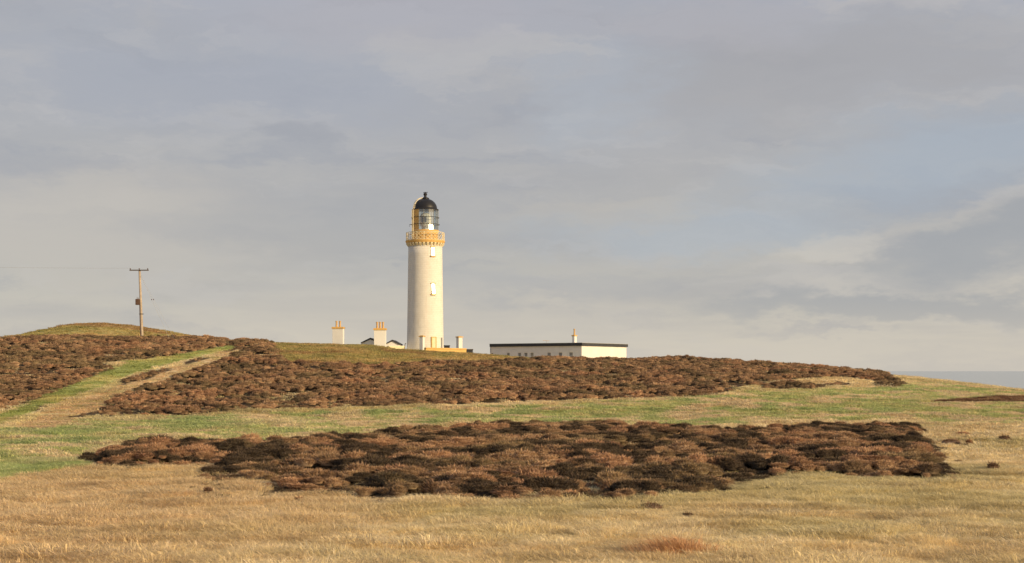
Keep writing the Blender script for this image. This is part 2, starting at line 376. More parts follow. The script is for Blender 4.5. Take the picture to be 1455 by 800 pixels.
def heather_colour(X, Y, rng, dark=.6):
    n = len(X); n1 = fbm(X/4, Y/4, 81, 3); u = .45*rng.random(n)+.55*vnoise(X/.9, Y/.8, 83); w = .45*rng.random(n)+.55*vnoise(X/1.1+7, Y/.9, 87)
    c_ = np.tile(np.array((.325, .222, .138)), (n, 1))
    c_ = mixc(c_, (.48, .335, .21), sstep((u-.42)/.35)); c_ = mixc(c_, (.17, .115, .08), sstep((w-.55)/.3))
    c_ = mixc(c_, (.42, .24, .15), .45*sstep((n1-.55)/.12)); c_ = mixc(c_, (.17, .145, .085), .6*sstep((.44-n1)/.1))
    dk = fbm(X/1.6+4, Y/1.3, 85, 2); c_ = mixc(c_, (.075, .06, .045), dark*sstep((dk-.49)/.09))  # contrast partly heather variety, partly sunlit tops and shadow painted into the tint
    return c_

xs = np.concatenate([np.array([-1600,-1000,-700,-500,-400,-320,-260,-220,-190,-165,-145,-130]), np.arange(-118, -36, .8), np.arange(-36, 36, .42), np.arange(36, 119, .8), np.array([130,145,165,190,220,260,320,400,500,700,1000,1600])])
ys = np.concatenate([np.array([-1400,-900,-600,-400,-280,-200,-140,-90,-60,-40,-25,-12,0,8,14,18]), np.arange(21, 62, .36), np.arange(62, 132, .6), np.arange(132, 262, .9), np.array([265,272,282,295,310,330,360,400,460,560,700,900,1200,1700])])
GX, GY = np.meshgrid(xs, ys); GZ = height(GX, GY)
nx, ny = len(xs), len(ys)
gv = np.stack([GX.ravel(), GY.ravel(), GZ.ravel()], 1)
ii = (np.arange(ny-1)[:,None]*nx + np.arange(nx-1)[None,:]).ravel()
gf = np.stack([ii, ii+1, ii+1+nx, ii+nx], 1)
def mesh_np(name, v, f, cols=None, smooth=True):
    me = bpy.data.meshes.new(name); k = f.shape[1]
    me.vertices.add(len(v)); me.vertices.foreach_set('co', v.astype(np.float32).ravel())
    me.loops.add(f.size); me.loops.foreach_set('vertex_index', f.astype(np.int32).ravel())
    me.polygons.add(len(f)); me.polygons.foreach_set('loop_start', np.arange(0, f.size, k, dtype=np.int32))
    me.update(calc_edges=True)
    if smooth: me.polygons.foreach_set('use_smooth', np.ones(len(f), bool))
    if cols is not None:
        a = me.attributes.new('tint', 'FLOAT_COLOR', 'POINT'); a.data.foreach_set('color', np.concatenate([cols, np.ones((len(cols),1))], 1).astype(np.float32).ravel())
    return me
rg = regions(gv[:,0], gv[:,1], gv[:,2]); gc = ground_colour(gv[:,0], gv[:,1], gv[:,2], rg)
lit = np.array((.09, .065, .042)); gc[rg['heather']] = lit
gm = mesh_np('ground', gv, gf, gc)
GROUND, t, b = mat_base('moor_ground', .95, .1)
a = N(t, 'ShaderNodeAttribute'); a.attribute_name = 'tint'; tcg = N(t, 'ShaderNodeTexCoord')
gn = NOISE(t, tcg.outputs['Object'], 3.5, 8, .7).outputs[0]
link(t, MIX(t, 1.0, a.outputs['Color'], RAMP(t, gn, [(.25, (.62,.6,.56)), (.75, (1.3,1.3,1.3))]), 'MULTIPLY'), b.inputs['Base Color'])
bn = N(t, 'ShaderNodeBump'); bn.inputs['Strength'].default_value = .9; bn.inputs['Distance'].default_value = .12
link(t, NOISE(t, tcg.outputs['Object'], 5.0, 6, .7).outputs[0], bn.inputs['Height']); link(t, bn.outputs[0], b.inputs['Normal'])
gm.materials.append(GROUND)
ground = bpy.data.objects.new('ground', gm); COL.objects.link(ground); tag(ground, 'uneven moorland of dry straw and green grass rising to a headland', 'ground', kind='structure')

# the sea beyond the headland
SEA_Z = -65.0
sea = MB(); rings = [30, 400, 1500, 4000, 12000, 40000, 110000, 300000]; n = 64
vs = [(r_*math.cos(2*math.pi*i/n), r_*math.sin(2*math.pi*i/n), SEA_Z) for r_ in rings for i in range(n)]
fs = [(j*n+i, j*n+(i+1) % n, (j+1)*n+(i+1) % n, (j+1)*n+i) for j in range(len(rings)-1) for i in range(n)]
sea.add(vs, fs)
SEAM, t, b = mat_base('sea_water', .12, .5); tcs = N(t, 'ShaderNodeTexCoord')
mp = N(t, 'ShaderNodeMapping'); link(t, tcs.outputs['Object'], mp.inputs[0]); mp.inputs['Scale'].default_value = (.0006, .0025, 1)
link(t, RAMP(t, NOISE(t, mp.outputs[0], 1.0, 5, .6).outputs[0], [(.35, (.30,.36,.37)), (.65, (.38,.43,.43))]), b.inputs['Base Color'])  # pale base colour stands in for haze over the water
tag(sea.build('sea', SEAM), 'calm grey-blue sea reaching the horizon', 'sea', kind='structure')

# ------------------------------------------------------------------ lighthouse
DT = 233.0; TPX = 604.3
def tz(py): return (HY-py)/F*DT
K = DT/F                                            # metres per photo pixel at the tower
tx = (TPX-CX)*K; tg = float(height(tx, DT)) - .1
lh = empty('lighthouse', (tx, DT, tg), label='tall white round lighthouse with ochre gallery and black domed lantern', cat='lighthouse')
face = math.atan2(-DT, -tx)                          # direction from the tower towards the camera
def pol(aoff, r, z=0):                              # aoff: degrees to the right of the camera-facing line
    a_ = face + R(aoff); return Vector((r*math.cos(a_), r*math.sin(a_), z))
def Z(py): return tz(py) - tg
prof = []
zt = Z(350)
for i in range(15):
    q = i/14; prof.append((3.08 - .30*q**.8, zt*q))
tower = MB().lathe([(3.22, 0), (3.22, .25)] + [(r_, z_) for r_, z_ in prof if z_ > .25], 64)
tower.build('tower', WHITE, lh, smooth=True)
NC = 30
wed = MB()
def corbel_mesh():
    m_ = MB(); w = .17
    m_.prism([(2.74, Z(350.6)), (2.86, Z(350.6)), (3.0, Z(349)), (3.14, Z(347.2)), (3.14, Z(346.1)), (2.74, Z(346.1))], -w, w); return m_
cb = corbel_mesh().build('corbel', CREAMP, lh)
for i in range(NC):
    o = cb if i == 0 else inst(cb, 'corbel', lh)
    o.rotation_euler = (0, 0, 2*math.pi*i/NC + .1)
MB().lathe([(2.77, Z(350)), (2.78, Z(346.1))], 48, cap=False).build('neck_ring', WHITE, lh, smooth=True)
MB().lathe([(2.70, Z(346.1)), (3.10, Z(346.1)), (3.16, Z(345.6)), (3.16, Z(344.6)), (3.24, Z(344.2)), (3.24, Z(342.6)), (2.0, Z(342.5))], 64).build('gallery_ledge', OCHRE, lh)
# lattice railing
zr0, zr1 = Z(342.3), Z(331.2); rr_ = 3.12; NL = 32; lat = MB()
for i in range(NL):
    for sgn in (-1, 1):
        a0 = 2*math.pi*i/NL; pts = []
        for s_ in range(7):
            q = s_/6; aa = a0 + sgn*q*2*math.pi/NL*2.0; pts.append((rr_*math.cos(aa), rr_*math.sin(aa), zr0 + .06 + (zr1-zr0-.1)*q))
        lat.tube(pts, .026, 4)
lat.build('lattice_railing', CREAMP, lh)
ringpts = lambda r_, z_, n_=48: [(r_*math.cos(2*math.pi*i/n_), r_*math.sin(2*math.pi*i/n_), z_) for i in range(n_)]
MB().tube(ringpts(rr_, zr1), .05, 6, True).build('top_rail', CREAMP, lh, smooth=True)
MB().tube(ringpts(rr_, zr0+.06), .04, 6, True).build('bottom_rail', CREAMP, lh, smooth=True)
post = MB().tube([(rr_, 0, zr0), (rr_, 0, zr1+.03)], .042, 6).build('railing_post', CREAMP, lh)
for i in range(16):
    o = post if i == 0 else inst(post, 'railing_post', lh)
    o.rotation_euler = (0, 0, 2*math.pi*i/16)
# lantern
LR = 2.08; zb, zt2 = Z(327.5), Z(298.5)
MB().lathe([(2.14, Z(342.6)), (2.14, Z(330.2)), (2.24, Z(329.8)), (2.24, Z(327.6)), (1.9, Z(327.4))], 48).build('lantern_base', OCHRE, lh, smooth=False)
NF = 16; azs = [R(27) + 2*math.pi*i/NF for i in range(NF)]          # offsets from the camera-facing line
tiers = [zb, Z(319.3), Z(309.5), zt2]
hw = LR*math.tan(math.pi/NF); ra = LR/math.cos(math.pi/NF)
panes = {}
def half_tilt(deg, z_):                              # pane lean shaped to throw the sun's glint at the camera
    n_ = pol(deg, 1.0); to_cam = (Vector((0,0,0)) - Vector((tx, DT, tg+z_))).normalized(); h_ = (to_cam+sun_dir).normalized()
    return h_.z/max(.3, h_.x*n_.x+h_.y*n_.y)
def lean_pane(r_, hw_, z0, z1, deg=27, th=.012):
    s_ = half_tilt(deg, z0)*(z1-z0); m_ = MB()
    return m_.add([(r_-th,-hw_,z0),(r_,-hw_,z0),(r_,hw_,z0),(r_-th,hw_,z0),(r_-th-s_,-hw_,z1),(r_-s_,-hw_,z1),(r_-s_,hw_,z1),(r_-th-s_,hw_,z1)], [(3,2,1,0),(4,5,6,7),(0,1,5,4),(1,2,6,5),(2,3,7,6),(3,0,4,7)])
for ti in range(3):
    z0, z1 = tiers[ti]+.03, tiers[ti+1]-.03
    for i, a_ in enumerate(azs):
        deg = (math.degrees(a_)+180) % 360 - 180
        solid = -75 < deg < -22
        glint = ti == 0 and i == 0; key = (ti, solid, glint)
        if key not in panes:
            if glint: m_ = lean_pane(LR, hw-.03, z0, z1)
            elif solid: m_ = MB().box(LR-.03, LR+.01, -hw+.03, hw-.03, z0, z1)
            else: m_ = MB().box(LR-.012, LR, -hw+.03, hw-.03, z0, z1)
            panes[key] = m_.build('blanked_pane' if solid else 'pane', OCHRE if solid else PANE, lh); o = panes[key]
        else: o = inst(panes[key], 'blanked_pane' if solid else 'pane', lh)
        o.rotation_euler = (0, 0, face + a_)
bars = MB()
for a_ in azs:
    q = face + a_ + math.pi/NF; p = (ra*math.cos(q), ra*math.sin(q))
    bars.tube([(p[0], p[1], zb), (p[0], p[1], zt2)], .035, 4)
for z_ in tiers[1:3]:
    bars.tube([(ra*math.cos(face+a_+math.pi/NF), ra*math.sin(face+a_+math.pi/NF), z_) for a_ in azs], .03, 4, True)
bars.build('glazing_bars', paint('grey_glazing_paint', (.25,.24,.2), .5, .1), lh)
for py_, r_ in ((309.5, 2.28), (319.3, 2.34)):
    hr = MB().tube(ringpts(r_, Z(py_)), .035, 6, True)
    for i in range(8):
        q = 2*math.pi*i/8+.2; hr.tube([(LR*math.cos(q), LR*math.sin(q), Z(py_)), (r_*math.cos(q), r_*math.sin(q), Z(py_))], .03, 4)
    hr.build('hand_rail', DARKM, lh)
MB().tube([pol(-78, 2.2, Z(319.5)), pol(-78, 2.62, Z(319.8)), pol(-78, 2.66, Z(322.5))], .05, 6).build('rail_bracket', DARKM, lh)
MB().lathe([(.18, zb-.2), (.55, zb-.1), (.55, zb+.55), (.75, zb+.7), (.95, zb+1.2), (1.02, zb+1.7), (.95, zb+2.2), (.7, zb+2.7), (.3, zb+2.9)], 24).build('lens', LENSM, lh)
MB().lathe([(.42, zb+1.3), (.42, zb+2.2)], 16, (-.15, -.95)).build('lens_hood', DARKM, lh)
dome = [(2.19, Z(298.8)), (2.22, Z(298.2)), (2.16, Z(297.6)), (1.95, Z(297.3))]
for i in range(1, 13):
    q = i/12*math.pi/2*.90; dome.append((.02+1.93*math.cos(q)**.92, Z(297.3) + 1.72*math.sin(q)))
dm = MB().lathe(dome, 48).build('dome', BLACK, lh, smooth=True)
zd = Z(297.3)+1.70
MB().lathe([(.40, zd-.12), (.62, zd), (.62, zd+.12), (.5, zd+.2), (.26, zd+.28), (.22, zd+.34)], 20).build('vent', BLACK, dm)
MB().lathe([(.21, zd+.3), (.21, zd+.55), (.29, zd+.6), (.32, zd+.78), (.26, zd+.92), (.12, zd+.98), (.1, zd+1.05)], 16).build('vent_cowl', BLACK, dm)
MB().tube([(-.32, 0, zd+1.06), (.3, 0, zd+1.06)], [.05, .05], 6).tube([(0,0,zd+.95), (0,0,zd+1.16)], .04, 6).add([(.3,-.02,zd+.98),(.3,.02,zd+.98),(.3,.02,zd+1.16),(.3,-.02,zd+1.16),(.42,0,zd+1.07)], [(0,1,2,3),(0,4,1),(1,4,2),(2,4,3),(3,4,0)]).build('weather_vane', BLACK, dm)
# ladder up the lantern and over the dome
lad = MB(); path = [(2.42, Z(341)), (2.42, Z(300))]
for i in range(0, 9):
    q = i/8*math.pi/2*.86; path.append((.12+2.05*math.cos(q)**.92, Z(297.3)+.12+1.74*math.sin(q)))
for sgn in (-1, 1):
    lad.tube([pol(-58, r_, z_) + pol(32, sgn*.2) for r_, z_ in path], .055, 5)
L_ = [Vector((r_, z_)) for r_, z_ in path]
for i in range(len(L_)-1):
    seg = (L_[i+1]-L_[i]).length; k_ = max(1, int(seg/.32))
    for j in range(k_):
        p = L_[i].lerp(L_[i+1], j/k_); lad.tube([pol(-58, p.x, p.y)+pol(32, -.2), pol(-58, p.x, p.y)+pol(32, .2)], .02, 4)
lad.build('roof_ladder', CREAMP, lh)
# tower windows (panes leaned for a sun glint, with ochre lintel and sill)
def tower_window(py0, py1, deg=26, w=.52):
    zc_ = (Z(py0)+Z(py1))/2; h_ = (py1-py0)*K; q = zc_/zt; rad = 3.08-.30*q**.8
    root = MB(); hw_ = w/2
    # surround: a frame proud of the wall
    for (x0, x1, z0, z1) in ((-hw_-.07, -hw_, -h_/2, h_/2), (hw_, hw_+.07, -h_/2, h_/2)):
        root.box(rad-.25, rad+.05, x0, x1, z0, z1)
    wo_ = root.build('window', CREAMP, lh); wo_.location = (0, 0, zc_); wo_.rotation_euler = (0, 0, face+R(deg))
    MB().box(rad-.25, rad+.11, -hw_-.13, hw_+.13, h_/2, h_/2+.17).build('lintel', OCHRE, wo_)
    MB().box(rad-.25, rad+.26, -hw_-.15, hw_+.15, -h_/2-.17, -h_/2).build('sill', OCHRE, wo_)
    s_ = half_tilt(deg, zc_)*h_; q0 = -h_/2+.002; q1 = h_/2-.002; e_ = hw_-.002; ro = rad+.03+s_
    MB().box(rad-.02, ro+.004, -hw_-.001, hw_+.001, q0-.03, q0+.02).build('sash', CREAMP, wo_)
    MB().add([(ro-.3,-e_,q0),(ro,-e_,q0),(ro,e_,q0),(ro-.3,e_,q0),(ro-.3,-e_,q1),(ro-s_,-e_,q1),(ro-s_,e_,q1),(ro-.3,e_,q1)], [(3,2,1,0),(4,5,6,7),(0,1,5,4),(1,2,6,5),(2,3,7,6),(3,0,4,7)]).build('pane', WGLASS, wo_)
    b_ = MB(); b_.box(rad-.02, rad+.03, -hw_+.003, hw_-.003, -.02, .02); b_.build('glazing_bar', CREAMP, wo_)
    return wo_
tower_window(353.2, 365.0, 25.5); tower_window(404.5, 419.0, 26)
# door
r0 = 3.06
dr = MB().box(r0-.3, r0+.03, -.33, .33, Z(496.5), Z(480)).build('door', DOORM, lh); dr.rotation_euler = (0,0,face+R(27))
fr = MB()
for (a0, a1, b0, b1) in ((-.45, -.33, Z(496.5), Z(480)), (.33, .45, Z(496.5), Z(480)), (-.45, .45, Z(480), Z(479))): fr.box(r0-.3, r0+.08, a0, a1, b0, b1)
fr.build('door_frame', OCHRE, dr)
MB().tube([pol(60, 3.16, .4), pol(60, 3.14, Z(480))], .14, 6).build('drain_pipe', GREYP, lh)

# ------------------------------------------------------------------ gate piers and boundary wall on the brow of the hill
def pier(px0, px1, py0, py1, d, label, rot):
    w = (px1-px0)/F*d/(abs(math.cos(rot))+abs(math.sin(rot))); p = at((px0+px1)/2, py1, d); g = float(height(p.x, p.y))-.3
    t_ = (HY-py0)/F*d - g
    o = empty('gate_pier', (p.x, p.y, g), rot, label, 'gate pier', 'gate piers by the lighthouse')
    h = w/2
    MB().box(-h, h, -h, h, 0, t_-.22).build('shaft', WHITE2, o, bevel=.02)
    MB().box(-h-.09, h+.09, -h-.09, h+.09, t_-.22, t_-.1).add([(-h-.05,-h-.05,t_-.1),(h+.05,-h-.05,t_-.1),(h+.05,h+.05,t_-.1),(-h-.05,h+.05,t_-.1),(0,0,t_)], [(0,1,4),(1,2,4),(2,3,4),(3,0,4)]).build('cap_stone', OCHRE, o)
pier(596, 603.6, 476.3, 496, 199, 'white pier with ochre cap standing in front of the lighthouse tower', R(-28))
pier(648.2, 657.2, 477.3, 497, 199, 'white pier with ochre cap standing alone right of the tower', R(35))
def low_wall(pxa, pya, pxb, pyb, d0, d1, th, hpx, label, wm, cm, name='boundary_wall'):
    A = at(pxa, pya, d0); B = at(pxb, pyb, d1); L = (B-A); ln = math.hypot(L.x, L.y); g = min(float(height(A.x, A.y)), float(height(B.x, B.y)))-.4
    o = empty(name, (A.x, A.y, g), math.atan2(L.y, L.x), label, 'wall')
    za, zb_ = A.z-g, B.z-g
    m_ = MB(); h = th/2
    m_.add([(0,-h,0),(ln,-h,0),(ln,h,0),(0,h,0),(0,-h,za-.16),(ln,-h,zb_-.16),(ln,h,zb_-.16),(0,h,za-.16)], [(3,2,1,0),(4,5,6,7),(0,1,5,4),(1,2,6,5),(2,3,7,6),(3,0,4,7)])
    m_.build('wall', wm, o)
    nseg = max(2, int(ln/1.1))
    for i in range(nseg):
        x0, x1 = ln*i/nseg+.006, ln*(i+1)/nseg-.006; z0 = za+(zb_-za)*i/nseg; z1 = za+(zb_-za)*(i+1)/nseg; k_ = h+.07
        MB().add([(x0,-k_,z0-.16),(x1,-k_,z1-.16),(x1,k_,z1-.16),(x0,k_,z0-.16),(x0,-k_,z0),(x1,-k_,z1),(x1,k_,z1),(x0,k_,z0)], [(3,2,1,0),(4,5,6,7),(0,1,5,4),(1,2,6,5),(2,3,7,6),(3,0,4,7)]).build('coping_stone', cm, o)
low_wall(604, 493.8, 661.5, 495, 194.5, 198, .45, 5, 'low ochre boundary wall at the foot of the lighthouse', OCHRE, OCHRE)
low_wall(551, 491.6, 573.5, 491.4, 195, 196.5, .35, 3, 'short low cream wall left of the tower base', CREAMP, CREAMP)
def small_box(px0, px1, py0, py1, d, depth, label, name, cat, m1, m2):
    p0 = at(px0, py1, d); p1 = at(px1, py0, d); xc = (p0.x+p1.x)/2; g = float(height(xc, d+depth/2))-.25; w = (p1.x-p0.x)/2; t_ = p1.z-g
    o = empty(name, (xc, d, g), 0, label, cat)
    MB().box(-w, w, 0, depth, 0, t_-.12).build('wall', m1, o)
    MB().box(-w-.06, w+.06, -.06, depth+.06, t_-.12, t_).build('lid', m2, o)
small_box(631, 638.5, 490.6, 497, 201, 1.2, 'small dark box behind the ochre wall beside the tower', 'storage_box', 'box', SLATE, DARKM)
small_box(662.5, 671.5, 496, 503, 201, 1.6, 'low dark bunker at the right end of the ochre wall', 'coal_bunker', 'bunker', SLATE, TIMBERD)
p = at(574.5, 492, 197); g = float(height(p.x, p.y))
o = MB().tube([(0,0,-.4), (.03,0,.5), (.12,0,.98)], [.06,.06,.05], 6).tube([(.1,0,.92), (.24,0,1.04)], .06, 6).build('marker_post', TIMBERD); o.location = (p.x, p.y, g); tag(o, 'short dark leaning post just left of the tower base', 'post')

# ------------------------------------------------------------------ cottages
def stack_parts(root, x, y, w, dth, z0, ztop, npots, pot_h, spacing, m=WHITE2):
    s_ = MB().box(x-w/2, x+w/2, y-dth/2, y+dth/2, z0, ztop-.3).build('chimney', m, root, bevel=.015)
    MB().box(x-w/2-.12, x+w/2+.12, y-dth/2-.12, y+dth/2+.12, ztop-.3, ztop-.08).box(x-w/2-.05, x+w/2+.05, y-dth/2-.05, y+dth/2+.05, ztop-.08, ztop).build('chimney_cap', OCHRE, s_)
    for i in range(npots):
        xp = x+(i-(npots-1)/2)*spacing
        MB().lathe([(.17, ztop), (.15, ztop+pot_h*.8), (.19, ztop+pot_h*.84), (.19, ztop+pot_h), (.12, ztop+pot_h)], 14, (xp, y)).build('chimney_pot', POT, s_)
def roof_gable(root, x0, x1, y0, y1, ze, za, ov=.12):
    xc = (x0+x1)/2
    MB().prism([(x0, 0), (x1, 0), (x1, ze), (xc, za-.08), (x0, ze)], y0, y1).build('gabled_wall', WHITE2, root)
    th = .2
    for sg in (-1, 1):
        e = x0-ov if sg < 0 else x1+ov; s_ = (za-ze)/(xc-x0); zo = ze-ov*s_
        MB().prism([(e, zo), (xc, za), (xc, za+th), (e, zo+th)] if sg < 0 else [(xc, za), (e, zo), (e, zo+th), (xc, za+th)], y0-.18, y1+.1).build('roof_slope', SLATE, root)
# twin-gabled cottage with the three-pot chimney
D2 = 226.0; K2 = D2/F; xo = (538-CX)*K2; g2 = float(height(xo, D2+4))-.2; z2 = lambda py: (HY-py)*K2-g2
ct = empty('cottage', (xo, D2, g2), 0, 'white twin-gabled cottage with a broad three-pot chimney in front', 'cottage')
roof_gable(ct, (512.5-538)*K2, (537.5-538)*K2, 1.4, 9, z2(487.5), z2(481.3))
roof_gable(ct, (547-538)*K2, (565-538)*K2, 1.8, 9, z2(489), z2(484))
stack_parts(ct, (539.8-538)*K2, .4, 16.6*K2, 1.0, 0, z2(466.3), 3, 9*K2, 4.2*K2)
# cottage hidden behind the brow: its two-pot chimney shows
D3 = 238.0; K3 = D3/F; xo3 = (478.5-CX)*K3; g3 = float(height(xo3, D3))-.2; z3 = lambda py: (HY-py)*K3-g3
c3 = empty('cottage', (xo3, D3, g3), R(-8), 'cottage sunk behind the hill, only its grey-white two-pot chimney showing', 'cottage')
roof_gable(c3, -3.2, 3.2, 0, 8, z3(497), z3(490.6))
stack_parts(c3, 0, 1.0, 15.5*K3, .9, 0, z3(464.3), 2, 8.6*K3, 5*K3)

# flat-roofed white building
D4 = 244.0; K4 = D4/F; B0 = at(826.5, 500, D4); ang4 = R(34)          # nearest corner
g4 = float(height(B0.x, B0.y+5))-.4; Zt = (HY-487.2)*K4-g4
s_ = (698-CX)/F; L1 = (B0.x - s_*B0.y)/(math.cos(ang4) + s_*math.sin(ang4))
s_ = (890-CX)/F; L2 = (s_*B0.y - B0.x)/(math.sin(ang4) - s_*math.cos(ang4))
fl = empty('flat_roofed_building', (B0.x, B0.y, g4), 0, 'long low white building with dark flat roof edge and one chimney', 'building')
u1 = Vector((-math.cos(ang4), math.sin(ang4), 0)); u2 = Vector((math.sin(ang4), math.cos(ang4), 0))   # along the shaded wall / along the sunlit wall
def quad(m_, o1, a1, o2, a2, z0, z1):
    c_ = [u1*o1+u2*o2, u1*a1+u2*o2, u1*a1+u2*a2, u1*o1+u2*a2]
    m_.add([(p.x, p.y, z0) for p in c_]+[(p.x, p.y, z1) for p in c_], [(3,2,1,0),(4,5,6,7),(0,1,5,4),(1,2,6,5),(2,3,7,6),(3,0,4,7)]); return m_
# wall panels with real openings on the shaded side
winpx = [(698.5, 4.5), (722, 4.2), (738, 4.6), (747, 4.6), (755.8, 4.4), (780, 5.0), (796, 5.2), (811, 5.2)]
def along(px):
    # distance along the shaded wall whose column is px
    s_ = (px-CX)/F; return (B0.x - s_*B0.y)/(math.cos(ang4) + s_*math.sin(ang4))
wins = sorted([(along(p), w/F*250/math.cos(ang4)/2) for p, w in winpx]); wz0, wz1 = (HY-511)*K4-g4, (HY-500.3)*K4-g4
wl = MB(); zw = Zt-.50; cur = 0.0; TH = .3
for s_, h_ in wins:
    quad(wl, cur, s_-h_, 0, TH, 0, zw); quad(wl, s_-h_, s_+h_, 0, TH, wz1, zw); quad(wl, s_-h_, s_+h_, 0, TH, 0, wz0); cur = s_+h_
quad(wl, cur, L1, 0, TH, 0, zw)
wl.build('shaded_wall', WHITE2, fl)
sw = MB(); quad(sw, 0, TH, TH+.001, L2, 0, zw); sw.build('sunlit_wall', WHITE2, fl)
bw = MB(); quad(bw, L1-TH, L1, TH+.001, L2, 0, zw); quad(bw, TH+.001, L1-TH-.001, L2-TH, L2, 0, zw); bw.build('back_wall', WHITE2, fl)
for s_, h_ in wins:
    wn = MB(); quad(wn, s_-h_, s_-h_+.06, .1, .18, wz0, wz1); quad(wn, s_+h_-.06, s_+h_, .1, .18, wz0, wz1); quad(wn, s_-h_+.06, s_+h_-.06, .1, .18, wz1-.07, wz1); quad(wn, s_-h_+.06, s_+h_-.06, .11, .17, (wz0+wz1)/2-.03, (wz0+wz1)/2+.03)
    w_ = wn.build('window', WHITE2, fl)
    quad(MB(), s_-h_+.06, s_+h_-.06, .13, .15, wz0, wz1-.07).build('pane', WGLASS2, w_)
    quad(MB(), s_-h_-.05, s_+h_+.05, -.06, .1, wz0-.1, wz0-.003).build('sill', GREYP, w_)
rf = quad(MB(), -.22, L1+.22, -.22, L2+.22, Zt-.5, Zt).build('roof', SLATE, fl)
quad(MB(), -.26, L1+.26, -.26, L2+.26, Zt, Zt+.05).build('roof_trim', GREYP, rf)
# chimney on it
cp = u1*1.0+u2*1.0
ss = (816.2-CX)/F; t4 = 4.0
cw = Vector((ss*(B0.y+t4)-B0.x, t4, 0))
ch_ = MB(); hw_ = .36
a4 = -ang4
def rotbox(m_, cx_, cy_, hx, hy, z0, z1):
    c_ = [Vector((cx_,cy_,0)) + u1*sx*hx + u2*sy*hy for sx, sy in ((-1,-1),(1,-1),(1,1),(-1,1))]
    m_.add([(p.x,p.y,z0) for p in c_]+[(p.x,p.y,z1) for p in c_], [(3,2,1,0),(4,5,6,7),(0,1,5,4),(1,2,6,5),(2,3,7,6),(3,0,4,7)]); return m_
zc1 = (HY-476)*((B0.y+t4)/F)-g4
chm = rotbox(ch_, cw.x, cw.y, .24, .38, Zt+.05, zc1-.2).build('chimney', WHITE2, fl)
rotbox(rotbox(MB(), cw.x, cw.y, .34, .48, zc1-.2, zc1-.06), cw.x, cw.y, .26, .4, zc1-.06, zc1).build('chimney_cap', OCHRE, chm)
MB().lathe([(.16, zc1), (.13, zc1+.9), (.17, zc1+.93), (.17, zc1+1.08), (.11, zc1+1.08)], 12, (cw.x, cw.y)).build('chimney_pot', POT, chm)
# aerial on the flat roof
ap = at(776.5, 487, 250); 
ae = empty('tv_aerial', (ap.x, ap.y, g4+Zt+.05), 0, 'small television aerial on the flat roof left of its chimney', 'aerial')
MB().tube([(0,0,0), (0,0,.48)], .04, 6).build('mast', WIREM, ae)
bm_ = MB().tube([(-.62,0,.52), (.45,.2,.42)], .03, 5)
bm_.build('boom', POT, ae)
for i in range(5):
    q = i/4; MB().tube([(-.62+1.07*q-.05, -.3+.2*q, .52-.1*q), (-.62+1.07*q+.05, .3+.2*q, .52-.1*q)], .018, 4).build('element', WIREM, ae)

# ------------------------------------------------------------------ utility pole and its line
DP = 188.0; KP = DP/F; pb = at(202, 481, DP); gp = float(height(pb.x, DP)); tp = at(198.3, 383.2, DP)
up = empty('utility_pole', (pb.x, DP, gp), 0, 'tall leaning wooden utility pole with crossarm and transformer box on the left', 'utility pole')
top = Vector((tp.x-pb.x, 0, tp.z-gp))
def pl(q): return top*q
MB().tube([pl(0)-Vector((0,0,.6)), pl(0), pl(.5), pl(1.0)], [.20,.19,.165,.14], 12).build('pole', TIMBER, up, smooth=True)
za = top.z-.08
MB().box(top.x-1.28, top.x+1.24, -.22, -.1, za-.07, za+.07).build('crossarm', TIMBERD, up)
for xo_ in (-1.18, 0.0, 1.12):
    MB().lathe([(.03, za+.07), (.07, za+.12), (.05, za+.16), (.08, za+.2), (.05, za+.26)], 10, (top.x+xo_, -.16)).build('insulator', INSUL, up)
q = pl((480-428)/(480-383)); tr = MB().box(q.x-.62, q.x-.14, -.38, .08, q.z-.42, q.z+.36).build('transformer_box', RUSTY, up, bevel=.03)
MB().tube([(q.x-.42,-.2,q.z+.34), (q.x-.42,-.2,q.z+.58)], .04, 6).tube([(q.x-.25,-.2,q.z+.34), (q.x-.25,-.2,q.z+.54)], .04, 6).build('bushing', INSUL, tr)
q2 = pl(.36); MB().lathe([(.2, q2.z-.05), (.2, q2.z+.05)], 12, (q2.x, 0)).tube([(q2.x-.3,0,q2.z), (q2.x+.34,0,q2.z)], .04, 5).build('step_band', DARKM, up)
MB().tube([pl(.5)+Vector((-.15,-.1,0)), pl(.3)+Vector((-.17,-.12,0)), pl(.02)+Vector((-.18,-.14,0))], .035, 5).build('cable_guard', RUSTY, up)
for i, (ex, iq) in enumerate(((4.0, .62), (4.9, .60))):
    st0 = pl(.95); zend = float(height(pb.x+ex, DP-1-i))-gp
    en = Vector((ex, -1-i, zend-.2)); s_ = MB().tube([st0, en], .012, 4).build('stay_wire', WIREM, up)
    mid = st0.lerp(en, .39); MB().lathe([(.02, mid.z-.09), (.06, mid.z-.05), (.06, mid.z+.05), (.02, mid.z+.09)], 8, (mid.x, mid.y)).build('stay_insulator', INSUL, s_)
wname = ['overhead wire leaving the left end of the pole crossarm', 'overhead wire leaving the right end of the pole crossarm']
for i, xo_ in enumerate((-1.18, 1.12)):
    A = Vector((pb.x+top.x+xo_, DP-.16, gp+za+.26)); B = Vector((-112 + (0 if i == 0 else 2.3), DP-6, gp+za+.9)); pts = []
    for k_ in range(25):
        q = k_/24; p_ = A.lerp(B, q); p_.z -= .5*4*q*(1-q)*.5; pts.append(p_)
    o = MB().tube(pts, .005, 4).build('overhead_wire', WIREM); tag(o, wname[i], 'wire')
